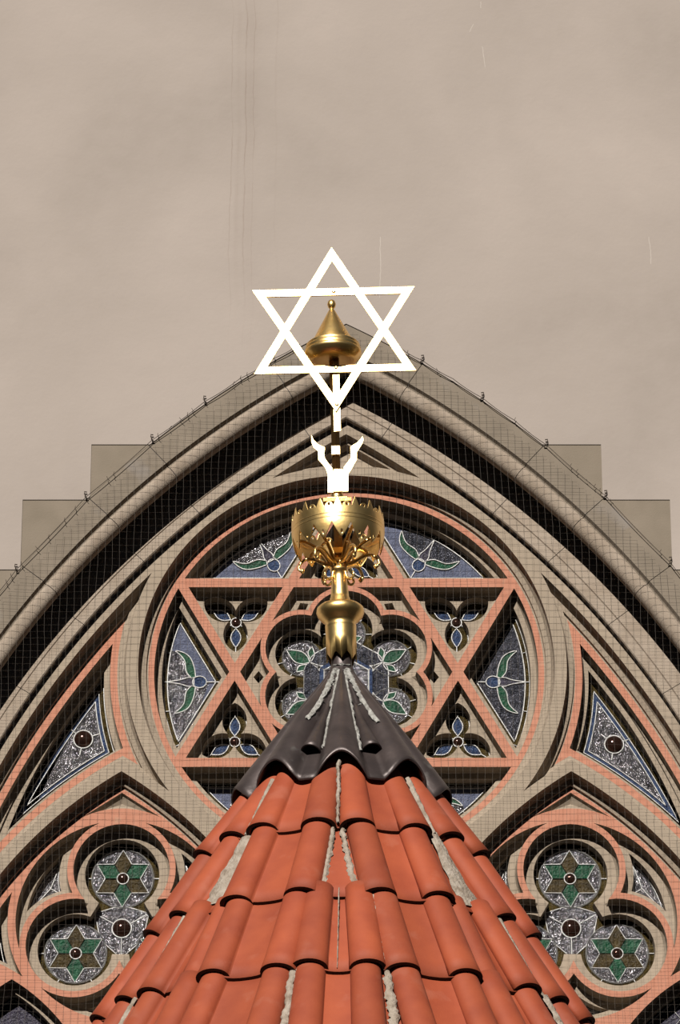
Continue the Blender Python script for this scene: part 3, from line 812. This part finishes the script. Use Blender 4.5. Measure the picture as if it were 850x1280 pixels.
# ------------------------------------------------------------------ conical tiled roof
YT = -3.2
def tp(x, y): return at(x, y, YT)
def kt(y): r = ray(427, y); return (YT-CAM.y)/r.y/FPX
AX = tp(427, 1000).x
APX = tp(427, 767); Zr = lambda yc: tp(427, yc).z
r2m = 320*kt(1292); TANA = r2m/(APX.z-Zr(1292)); ALP = math.atan(TANA)
K = kt(1150)                                    # metres per pixel on the roof
cone_o = Vector((AX, YT, Zr(1290)))
def CP(phi, s, h=0):                            # phi degrees, s and h in roof pixels
    f = radians(phi); R = s*sin(ALP)+h*cos(ALP); z = -s*cos(ALP)+h*sin(ALP)
    return Vector((AX+R*sin(f)*K, YT-R*cos(f)*K, APX.z+z*K))-cone_o
roof = empty('conical_roof', cone_o, 'steep conical turret roof of orange-red clay tiles rising below the gilt finial', 'roof')
SR = [r/sin(ALP) for r in (195, 256, 320, 386)]
S0 = 130/sin(ALP)
def tile_frame(p0, s0, p1, s1):
    a = CP(p0, s0); b = CP(p1, s1); Y = (b-a).normalized(); f = radians((p0+p1)/2)
    Nn = Vector((cos(ALP)*sin(f), -cos(ALP)*cos(f), sin(ALP))); X = Y.cross(Nn).normalized()
    if X.dot(Vector((cos(f), sin(f), 0))) < 0: X = -X
    Nn = X.cross(Y); 
    if Nn.z < 0: Nn = -Nn
    return a, X, Y, Nn, (b-a).length
def cover(p0, s0, p1, s1, w0=18.5, w1=21.5, hh0=18, hh1=18, b0=-26, b1=-19, th=4.2):
    a, X, Y, Nn, Ln = tile_frame(p0, s0, p1, s1); mb = MB(); n = 14; m = 7
    outer_, inner_ = [], []
    jt = rt.uniform(-.6, .6)
    for j in range(m+1):
        f = j/m; w = w0+(w1-w0)*f; hh = hh0+(hh1-hh0)*f; b = b0+(b1-b0)*f
        if j == m: w += .7; hh += .7
        ro, ri = [], []
        for i in range(n+1):
            t = pi*i/n; c, s_ = -cos(t), sin(t)
            e = .8
            ro.append(a+Y*Ln*f+X*K*(w*c+jt*f)+Nn*K*(b+hh*(s_**e)))
            ri.append(a+Y*Ln*f+X*K*((w-th)*c+jt*f)+Nn*K*(b-0.5+(hh-th)*(s_**e)))
        outer_.append(ro); inner_.append(ri)
    for j in range(m): mb.strip(outer_[j], outer_[j+1], 0, False, True); mb.strip(inner_[j+1], inner_[j], 0, False, True)
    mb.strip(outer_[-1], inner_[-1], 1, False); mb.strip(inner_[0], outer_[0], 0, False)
    for q in (0, -1): mb.strip([r[q] for r in outer_], [r[q] for r in inner_], 0, False)
    return mb
def pan(pa0, pb0, s0, pa1, pb1, s1, b0=-25, b1=-19.5, th=4):
    """shallow channel tile between two generators"""
    mb = MB(); n = 8; m = 6; T, U_ = [], []
    for j in range(m+1):
        f = j/m; s = s0+(s1-s0)*f; b = b0+(b1-b0)*f; ro, ri = [], []
        for i in range(n+1):
            g = i/n; phi = (pa0+(pa1-pa0)*f)*(1-g)+(pb0+(pb1-pb0)*f)*g; q = 2*g-1
            hh = b+6*abs(q)**2.6
            ro.append(CP(phi, s, hh)); ri.append(CP(phi, s, hh-th))
        T.append(ro); U_.append(ri)
    for j in range(m): mb.strip(T[j], T[j+1], 0, False, True); mb.strip(U_[j+1], U_[j], 0, False, True)
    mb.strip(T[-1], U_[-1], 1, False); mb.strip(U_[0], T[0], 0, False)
    return mb
rt = random.Random(11)
rows = [
 [(-69, -70), (-46, -47.6), (-35, -33), (-9, -8.8), (5.5, 5.9), (31, 30), (46, 48), (69, 70.7)],
 [(-70, -72.4), (-48.5, -53), (-32, -31.4), (-9.5, -11.3), (7.5, 10.4), (29.5, 29), (49.5, 53.5), (70.5, 73)],
 [(-73, -73.6), (-54.5, -57.2), (-46.5, -47.5), (-37.5, -37), (-31, -29.8), (-12.5, -14), (-6.8, -7.2), (5.4, 5.8), (11.6, 13.4), (28.8, 28.6), (36.3, 36), (45.8, 46.2), (55.5, 57.2), (72.5, 73)],
 [(-74, -75), (-58.5, -60), (-47.5, -48), (-37, -37), (-29.8, -30.2), (-14.3, -15.3), (-7, -6.8), (5.4, 5.1), (14, 15.4), (28.6, 28.4), (36, 36.2), (46.2, 46.6), (58, 59), (73.3, 74)]]
backs = [[-96, -120, -145, -170, 166, 143, 119, 95]]*2+[[-91, -107, -123, -139, -155, -171, 173, 157, 141, 125, 109, 91]]*2
hw = 21
for ri_, row in enumerate(rows):
    s1 = SR[ri_]; s0 = (SR[ri_-1] if ri_ else S0)-16
    allr = sorted([(a, b) for a, b in row]+[(a, a) for a in backs[ri_]], key=lambda t: t[1])
    for a, b in allr:
        sj = s1+rt.uniform(-3, 3)
        if (ri_, round(b)) in ((2, -37), (2, 36)): cb = cover(a, s0, b, sj+4, 15, 16, b0=-31, b1=-27)
        else: cb = cover(a, s0, b, sj, 18.2 if ri_ else 15, 21.5, b0=-26 if ri_ else -31, hh0=18 if ri_ else 13)
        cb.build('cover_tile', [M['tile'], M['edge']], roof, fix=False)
    for j, (a, b) in enumerate(allr):
        c, d = allr[(j+1) % len(allr)]
        if d < b: c += 360; d += 360
        r1 = s1*sin(ALP); r0 = s0*sin(ALP)
        g1 = radians(d-b)*r1
        if g1 < 44 and not (ri_ in (1, 2, 3) and abs(b) < 20 and abs(d) < 20 and b < 0 < d): continue
        ins = degw = math.degrees
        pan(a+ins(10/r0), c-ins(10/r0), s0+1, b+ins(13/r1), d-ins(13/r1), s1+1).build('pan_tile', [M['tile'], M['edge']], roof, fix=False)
# bedding under the tiles
mb = MB(); rr = []
for s_, h in ((S0-20, -30), (SR[3]-4, -30), (SR[3]-4, -60), (S0-20, -60)): rr.append([CP(4*i, s_, h) for i in range(90)])
for j in range(3): mb.strip(rr[j], rr[j+1], 0, True, True)
mb.build('bedding', M['under'], roof, fix=False)
def ribbon(name, m, pts, w, parent, seed=1, ragged=.4, dome_=.5, org=None):
    """ragged bead following points; pts = (base, tangent-across, normal) in metres; w list of half-widths in px"""
    q = random.Random(seed); mb = MB(); n = len(pts); rows_ = []
    for i, (p, X, Nn) in enumerate(pts):
        ww = w[i] if isinstance(w, list) else w
        l = ww*(1+q.uniform(-ragged, ragged)); r_ = ww*(1+q.uniform(-ragged, ragged)); o = q.uniform(-ragged, ragged)*ww*.5
        rows_.append([p+X*K*(-l+o)-Nn*K*2, p+X*K*(-l*.6+o)+Nn*K*dome_*q.uniform(.5, 1.2)*2, p+X*K*o+Nn*K*dome_*q.uniform(.8, 1.5)*3, p+X*K*(r_*.6+o)+Nn*K*dome_*q.uniform(.5, 1.2)*2, p+X*K*(r_+o)-Nn*K*2])
    for i in range(n-1): mb.strip(rows_[i], rows_[i+1], 0, False, True)
    return mb.build(name, m, parent, fix=False)
def frame(phi): f = radians(phi); return Vector((cos(f), sin(f), 0)), Vector((cos(ALP)*sin(f), -cos(ALP)*cos(f), sin(ALP)))
def seam(p0, s0, p1, s1, w, h0, h1, seed, n=None, rg_=.4):
    n = n or max(6, int((s1-s0)/4)); pts = []
    for i in range(n+1):
        f = i/n; ph = p0+(p1-p0)*f; X, Nn = frame(ph); pts.append((CP(ph, s0+(s1-s0)*f, h0+(h1-h0)*f), X, Nn))
    ww = [w[0]+(w[1]-w[0])*i/n for i in range(n+1)]
    ribbon('mortar_joint', M['mortar'], pts, ww, roof, seed, rg_, .5 if rg_ > .3 else .25)
s = SR
seam(-1.6, S0+18, -1.5, s[0]-2, (2.5, 2.2), -9, -13, 1)
seam(-41, S0+30, -40.3, s[0]-2, (3, 4), -15, -14, 2); seam(38.5, S0+30, 39, s[0]-4, (4, 3), -14, -14, 3)
seam(-3, s[0]-8, -6.2, s[1]-3, (3, 5), -18, -19, 4); seam(-.2, s[0]-8, 4.6, s[1]-3, (3, 5), -18, -19, 5)
seam(-40.5, s[0]-8, -42.6, s[1]-12, (8, 18), -15, -18, 6, 14, .2); seam(39.5, s[0]-8, 42, s[1]-8, (8, 18), -15, -18, 7, 14, .2)
seam(-50.8, s[1]-2, -52.4, s[2]-2, (4, 3), -12, -14, 8); seam(50.3, s[1]-2, 51.7, s[2]-2, (4, 3), -12, -14, 9)
seam(-9.9, s[1]-2, -10.6, s[2]-2, (5, 2.5), -13, -13, 10); seam(8.6, s[1]-2, 9.6, s[2]-2, (4, 2.5), -13, -13, 11)
seam(-10.8, s[2]-2, -11, s[3], (5, 5), -14, -14, 12); seam(9.8, s[2]-2, 10.2, s[3], (4, 8), -14, -17, 13)
seam(-53.5, s[2]-2, -54, s[3], (3, 5), -13, -14, 14); seam(52, s[2]-2, 52.8, s[3], (6, 7), -12, -12, 15)
seam(-.8, s[1]-14, -1, s[2]-4, (1, .6), -19, -19, 16)

# lead cap over the top of the tiles
cap = empty('lead_cap', cone_o, 'dark weathered lead cap, fluted and streaked with grey solder, above the tiles', 'roof cap')
LPf = [(812, 12.5), (834, 13.5), (842, 17), (852, 24), (870, 38), (895, 58), (925, 82), (952, 103), (975, 121), (1002, 141), (1035, 162)]
def lead(phi, t, h=0):
    f = t*(len(LPf)-1); i = min(int(f), len(LPf)-2); f -= i
    yc = LPf[i][0]*(1-f)+LPf[i+1][0]*f; r = LPf[i][1]*(1-f)+LPf[i+1][1]*f
    amp = min(1, max(0, (r-14)/58))
    q = abs(((phi+18) % 36)-18)/18                # 0 on a ridge, 1 in a valley
    rg = max(0, 1-(q/.72)**2)**.72
    hh = amp*(-10+21*rg)+h
    if abs(((phi+180) % 360)-180) > 52: hh -= amp*9
    R = r+hh*.86; z = Zr(yc)+hh*.5*K; a = radians(phi)
    return Vector((AX+R*sin(a)*K, YT-R*cos(a)*K, z))-cone_o
mb = MB(); NP = 240; NT = 40
def tend(phi):
    q = abs(((phi+18) % 36)-18)/18; k_ = round(phi/36) % 10; base = .862 if k_ == 0 else (.872 if k_ in (1, 9) else .9)
    rg = cos(min(q/.85, 1)*pi)*.5+.5; return .935+(base-.935)*rg
G = [[lead(360*i/NP, tend(360*i/NP)*j/NT) for i in range(NP)] for j in range(NT+1)]
G2 = [lead(360*i/NP, tend(360*i/NP)+.002, -2.2) for i in range(NP)]; G3 = [lead(360*i/NP, tend(360*i/NP)*.8, -2.5) for i in range(NP)]
for j in range(NT): mb.strip(G[j], G[j+1], 0, True, True)
mb.strip(G[-1], G2, 0, True); mb.strip(G2, G3, 0, True, True)
mb.add(G[0], [tuple(range(NP))])
mb.build('fluted_sheet', M['sheet'], cap, fix=False)
for ph, te in ((-19.5, .80), (19.5, .79)):      # small hooded vents lying in the front valleys
    mb = MB(); rows_o, rows_i = [], []
    for j in range(9):
        f = j/8; t = .50+(te-.50)*f; w = 4+9.5*f; base = lead(ph, t); X, Nn = frame(ph)
        ro, ri = [], []
        for i in range(13):
            a = pi*i/12; ro.append(base+X*K*(-w*cos(a))+Nn*K*(-1+(w*1.15)*sin(a)+2*f)); ri.append(base+X*K*(-(w-1.6)*cos(a))+Nn*K*(-1.5+(w*1.15-1.6)*sin(a)+2*f))
        rows_o.append(ro); rows_i.append(ri)
    for j in range(8): mb.strip(rows_o[j], rows_o[j+1], 0, False, True); mb.strip(rows_i[j+1], rows_i[j], 0, False, True)
    mb.strip(rows_o[-1], rows_i[-1], 0, False)
    mb.build('vent_hood', M['sheet'], cap, fix=False)
def solder(path, w, seed):
    pts = []; n = len(path)
    for (a, t) in spline(path, 8): X, Nn = frame(a); pts.append((lead(a, t, .6), X, Nn))
    ribbon('solder_seam', M['solder'], pts, w, cap, seed, .55)
solder([(-13, .22), (-12, .35), (-11.5, .5), (-11, .65), (-11, .8)], 2.6, 21); solder([(13, .22), (11, .35), (10.5, .5), (10.5, .65), (11, .82)], 2.6, 22)
solder([(-30, .2), (-27, .32), (-27, .42), (-27, .52), (-29, .62)], 3.4, 23); solder([(28, .2), (27, .34), (27, .42), (27, .52), (29, .64)], 3.4, 24)
solder([(-30, .36), (-22, .38), (-13, .36)], 1.5, 25); solder([(13, .5), (20, .5), (28, .52)], 1.3, 26); solder([(-27, .5), (-20, .5), (-12, .52)], 1.3, 27)
solder([(-40, .12), (-20, .14), (0, .13), (20, .14), (40, .12)], 3.6, 28)

# ------------------------------------------------------------------ gilt finial
TILT = radians(-1.5)
FB = tp(427, 822); KF = kt(650)
fin = empty('roof_finial', FB, 'gilded finial: sleeve, pierced crown, two flame horns, six-pointed star and pointed hat', 'finial')
fin.rotation_euler = (0, TILT, 0)
Ri = Matrix.Rotation(-TILT, 3, 'Y')
def F(x, y, dep=0):                              # photo pixel -> finial frame; dep in pixels towards the wall
    v = Ri @ (tp(x, y)-FB); v.y = dep*KF; return v
def zl(y): return (tp(427, y).z-FB.z)/cos(TILT)
def lathe(prof_, n=48, closed_ends=True, smooth=True, parts=None):
    mb = MB(); rows_ = [[Vector((r*KF*sin(2*pi*i/n), -r*KF*cos(2*pi*i/n), zl(y))) for i in range(n)] for r, y in prof_]
    for j in range(len(rows_)-1): mb.strip(rows_[j], rows_[j+1], 0, True, smooth)
    return mb
def plate(outlines, y0, y1, holes=()):
    mb = MB()
    f = [Vector((p.x, y0*KF, p.z)) for p in outlines]; b = [Vector((p.x, y1*KF, p.z)) for p in outlines]
    hf = [[Vector((p.x, y0*KF, p.z)) for p in h] for h in holes]; hb = [[Vector((p.x, y1*KF, p.z)) for p in h] for h in holes]
    mb.fill([f]+hf); mb.fill([b]+hb); mb.strip(f, b)
    for a, c in zip(hf, hb): mb.strip(a, c)
    return mb
# sleeve with pointed lower edge
mb = MB(); n = 160
def cyl(ys, r): return [Vector((r*KF*sin(2*pi*i/n), -r*KF*cos(2*pi*i/n), zl(ys(i)))) for i in range(n)]
sc_ = lambda i: 829-9*abs(((i/n*8+.5) % 1)*2-1)**.75
rws = [cyl(lambda i: 785, 19.2), cyl(lambda i: 800, 18.8), cyl(sc_, 18.8), cyl(lambda i: sc_(i)-.6, 17.2), cyl(lambda i: 800, 17.2)]
for j in range(4): mb.strip(rws[j], rws[j+1], 0, True, j not in (2,))
mb.build('sleeve', M['gold'], fin)
lathe([(15, 790), (19.2, 786), (19.3, 783), (18, 781), (20.5, 778), (24, 775), (28, 770.5), (29.8, 766), (29, 761.5), (25.5, 758.5), (20, 756.8), (15, 755.5), (13.2, 754), (13.4, 752), (12.4, 751), (12.6, 748.5),
       (11.6, 747.5), (11.2, 744), (10.4, 735), (9.4, 722), (9, 716), (10.8, 715), (11.4, 712), (9.5, 710), (8.5, 706), (5, 704), (.1, 703)]).build('collar', M['gold'], fin)
for a in (-55, 55, 125, 235):
    mb = MB(); f = radians(a); pts = [(9, 716), (11, 723), (15, 727), (19.5, 726.5), (22, 722.5), (20.5, 719.5)]
    tube(mb, [Vector((r*KF*sin(f), -r*KF*cos(f), zl(y))) for r, y in spline(pts, 4)], 2.1*KF, 8, 1.5*KF); mb.build('hook', M['gold'], fin)
# pierced crown
mb = MB(); NC = 480; NR = 26
def band_r(y): return 57-1.4*((y-662)/20)**2-(max(0, y-674)/18)**1.5*2.2
def y_up(a):
    q = (a*16/360) % 1; d = abs(q-.5)*2
    big = 654-12*max(0, 1-(1-d)/.42)**.8         # pointed tooth at q=0
    small = 654-5*sqrt(max(0, 1-((q-.5)/.22)**2))
    return min(big, small)
def y_dn(a):
    q = ((a-4)*15/360+.5) % 1; d = abs(q-.5)*2; return 674+18*(.5*(1-d*d)+.5*(1-d)**1.1)
rows_ = []
for j in range(NR+1):
    rows_.append([])
    for i in range(NC):
        a = 360*i/NC; y = y_up(a)+(y_dn(a)-y_up(a))*j/NR; r = band_r(y); f = radians(a)
        rows_[-1].append(Vector((r*KF*sin(f), -r*KF*cos(f), zl(y))))
o_ = len(mb.v); mb.v += [v for r in rows_ for v in r]
for j in range(NR):
    for i in range(NC):
        a = 360*(i+.5)/NC; y = y_up(a)+(y_dn(a)-y_up(a))*(j+.5)/NR
        qu = ((a*16/360) % 1-.5)*22.5; qd = ((((a-4)*15/360)+.5) % 1-.5)*24
        if hypot(abs(qu)*1.0, y-652.5) < 1.5 or hypot(qd, y-685.5) < 1.3: continue
        k2 = j*NC; mb.f.append([o_+k2+i, o_+k2+(i+1) % NC, o_+k2+NC+(i+1) % NC, o_+k2+NC+i]); mb.m.append(0); mb.sm.append(True)
crown = mb.build('crown_band', M['gold'], fin, fix=False)
so = crown.modifiers.new('t', 'SOLIDIFY'); so.thickness = 1.1*KF; so.offset = -1
for y in (663.5, 668):
    lathe([(band_r(y)-.5, y-1.2), (band_r(y)+1.3, y-.6), (band_r(y)+1.3, y+.6), (band_r(y)-.5, y+1.2)], 96).build('rim_bead', M['gold'], crown)
# scrolled brackets carrying the crown
for k_ in range(6):
    a = radians(24+60*k_); mb = MB()
    def V3(r, y, o=0): return Vector((r*KF*sin(a)+o*KF*cos(a), -r*KF*cos(a)+o*KF*sin(a), zl(y)))
    tube(mb, [V3(r, y) for r, y in spline([(7, 709), (12, 702), (20, 690), (32, 680), (44, 674), (54, 673)], 5)], 2.7*KF, 8, 2.1*KF)
    tube(mb, [V3(r, y) for r, y in spline([(9, 706), (20, 703), (32, 697), (42, 697), (49, 703), (50, 709), (46, 711)], 5)], 2.5*KF, 8, 1.8*KF)
    tube(mb, [V3(r, y) for r, y in spline([(25, 686), (33, 690), (37, 697)], 5)], 1.7*KF, 8)
    mb.build('scroll_bracket', M['gold'], fin)
    mb = MB(); c = V3(46, 711); n = 10            # bud on the curl
    rows_ = [[c+Vector((3.0*KF*cos(t)*sin(p), 3.0*KF*sin(t)*sin(p), 3.6*KF*cos(p))) for t in [2*pi*i/n for i in range(n)]] for p in [pi*j/6 for j in range(7)]]
    for j in range(6): mb.strip(rows_[j], rows_[j+1], 0, True, True)
    mb.build('bud', M['gold'], fin)
# post: diamond-set bar with square blocks
mb = MB()
rows_ = [[Vector((5.2*KF*cos(pi/2*i), 5.2*KF*sin(pi/2*i), zl(y))) for i in range(4)] for y in (708, 450)]
mb.strip(rows_[0], rows_[1], 0, True); mb.build('post', M['golddark'], fin)
def blockp(y0, y1, hw_, dp, name, m):
    mb = MB(); rs = []
    for y, e in ((y0, 0), (y0+.8, .8), (y1-.8, .8), (y1, 0)):
        w_, d_ = hw_-.8+e, dp-.8+e
        rs.append([Vector((sx*w_*KF, sy*d_*KF, zl(y))) for sx, sy in ((-1, -1), (1, -1), (1, 1), (-1, 1))])
    for j in range(3): mb.strip(rs[j], rs[j+1], 0, True)
    mb.fill([rs[0]]); mb.fill([rs[-1]]); return mb.build(name, m, fin)
blockp(559, 571, 5.2, 6, 'block', M['goldplate'])
blockp(686, 694, 6, 7, 'block', M['goldplate'])
blockp(699, 705, 9, 8, 'block', M['goldplate'])
blockp(627, 632.5, 17.5, 14, 'base_block', M['golddark'])
blockp(624, 627, 12.5, 9, 'base_block', M['gold'])
# flame horns and centre plate
def pz(pts, x0=380, y0=500, k_=9.14): return [F(x0+x/k_, y0+y/k_) for x, y in pts]
hl_ = pz([(85, 435), (110, 490), (160, 540), (205, 562), (235, 572), (238, 600), (230, 640), (235, 690), (262, 735), (325, 815), (335, 860), (335, 1088), (272, 1088), (272, 880), (240, 800), (165, 715), (162, 620), (110, 575), (85, 510)])
hr_ = pz([(668, 450), (680, 485), (665, 530), (602, 630), (602, 715), (535, 835), (505, 880), (505, 1075), (437, 1078), (437, 870), (455, 800), (535, 695), (530, 570), (560, 548), (602, 525), (642, 485)])
plate(hl_, -9, -6).build('horn', M['goldplate'], fin); plate(hr_, -9, -6).build('horn', M['goldplate'], fin)
plate(pz([(345, 830), (435, 830), (437, 1082), (340, 1085)]), -11, -7).build('centre_plate', M['goldplate'], fin)
lathe([(0.1, 612), (5, 613), (8, 618), (9, 624), (7, 627)], 24).build('boss', M['goldplate'], fin)
# star: two interlaced triangles and their tang
def tri_frame(P, w, y0, y1):
    c = sum((Vector((p.x, 0, p.z)) for p in P), Vector())/3; inn = []
    for i in range(3):
        p, a, b = P[i], P[i-1], P[(i+1) % 3]
        u1 = Vector((a.x-p.x, a.z-p.z)).normalized(); u2 = Vector((b.x-p.x, b.z-p.z)).normalized()
        bis = (u1+u2).normalized(); sn = abs(u1.x*bis.y-u1.y*bis.x); q = w*KF/sn
        inn.append(Vector((p.x+bis.x*q, 0, p.z+bis.y*q)))
    return plate(P, y0, y1, [inn])
st_ = MB()
ta = tri_frame([F(414.5, 313), F(318, 471), F(520, 466.5)], 9.6, -8.4, -5.6)
tb_ = tri_frame([F(315.5, 366.5), F(420, 517.5), F(518, 361.5)], 9.6, -8.0, -5.2)
tb_v = tb_
star = tb_.build('star', M['goldplate'], fin)
ta.build('upright_triangle', M['goldplate'], star)
plate([F(415.5, 450), F(423.5, 450), F(426, 540.5), F(417.5, 541.5)], -5.2, -2.5).build('tang', M['goldplate'], fin)
for (x, y) in ((420, 463), (421, 509), (417, 368)):
    mb = MB(); c = F(x, y); rows_ = [[c+Vector((r*KF*cos(t), (-8.3-h)*KF, r*KF*sin(t))) for t in [2*pi*i/12 for i in range(12)]] for r, h in ((2.4, 0), (2, 1), (1, 1.4))]
    for j in range(2): mb.strip(rows_[j], rows_[j+1], 0, True, True)
    mb.fill([rows_[2]]); mb.build('rivet', M['goldplate'], star)
# pointed hat
hat = lathe([(4, 452), (12, 452), (22, 452.5), (30, 450.5), (33, 447), (35.5, 444.5), (36.6, 442), (35.5, 440), (34.5, 439.2), (35.8, 437.5), (34.5, 435.5), (33.4, 434.8), (34.5, 433), (33, 431.5), (29.5, 430.5), (27, 431)], 64).build('hat_brim', M['gold'], fin)
lathe([(27.5, 431.5), (26.8, 429), (20, 416.5), (12, 402.5), (5, 390), (2.6, 386.5), (2.4, 385.5)], 64).build('hat_cone', M['gold'], fin)
lathe([(.1, 374.8), (2.5, 375.3), (4.6, 377.2), (5.6, 380.6), (4.6, 384), (3, 385.6), (2, 386.3)], 24).build('hat_ball', M['gold'], fin)
#==END==
# ------------------------------------------------------------------ light, sky, camera
EL = radians(31.5); AZ = radians(12)
sd = Vector((-sin(AZ)*cos(EL), -cos(AZ)*cos(EL), sin(EL)))
sl = bpy.data.lights.new('sun', 'SUN'); sl.energy = 4.1; sl.angle = radians(.53); sl.color = (1, .955, .88)
so_ = bpy.data.objects.new('sun', sl); C.objects.link(so_); so_.location = sd*12; so_.rotation_euler = sd.to_track_quat('Z', 'Y').to_euler()
wd = bpy.data.worlds.new('sky'); bpy.context.scene.world = wd; wd.use_nodes = True
N = wd.node_tree.nodes; L = wd.node_tree.links; bg = N['Background']
tc = N.new('ShaderNodeTexCoord'); sp_ = N.new('ShaderNodeSeparateXYZ'); L.new(tc.outputs['Generated'], sp_.inputs[0])
r = N.new('ShaderNodeValToRGB'); e = r.color_ramp.elements
e[0].position = .45; e[0].color = (.05, .035, .025, 1); e[1].position = 1; e[1].color = (.12, .22, .45, 1)
x = e.new(.5); x.color = (.12, .095, .075, 1); x = e.new(.56); x.color = (.62, .68, .78, 1); x = e.new(.72); x.color = (.25, .38, .62, 1)
mr = N.new('ShaderNodeMapRange'); mr.inputs[1].default_value = -1; mr.inputs[2].default_value = 1
L.new(sp_.outputs[2], mr.inputs[0]); L.new(mr.outputs[0], r.inputs['Fac']); L.new(r.outputs['Color'], bg.inputs['Color'])
bg.inputs['Strength'].default_value = .045
cd = bpy.data.cameras.new('camera'); co = bpy.data.objects.new('camera', cd); C.objects.link(co)
cd.sensor_fit = 'VERTICAL'; cd.sensor_height = 36; cd.sensor_width = 24; cd.lens = FPX/1280*36
co.location = CAM; co.rotation_euler = (pi/2+PITCH, 0, 0); cd.clip_start = .1; cd.clip_end = 200
sc = bpy.context.scene; sc.camera = co; sc.cycles.diffuse_bounces = 1
sc.view_settings.view_transform = 'Standard'; sc.view_settings.look = 'None'; sc.view_settings.exposure = .69; sc.view_settings.gamma = 1
sc.view_settings.use_curve_mapping = False
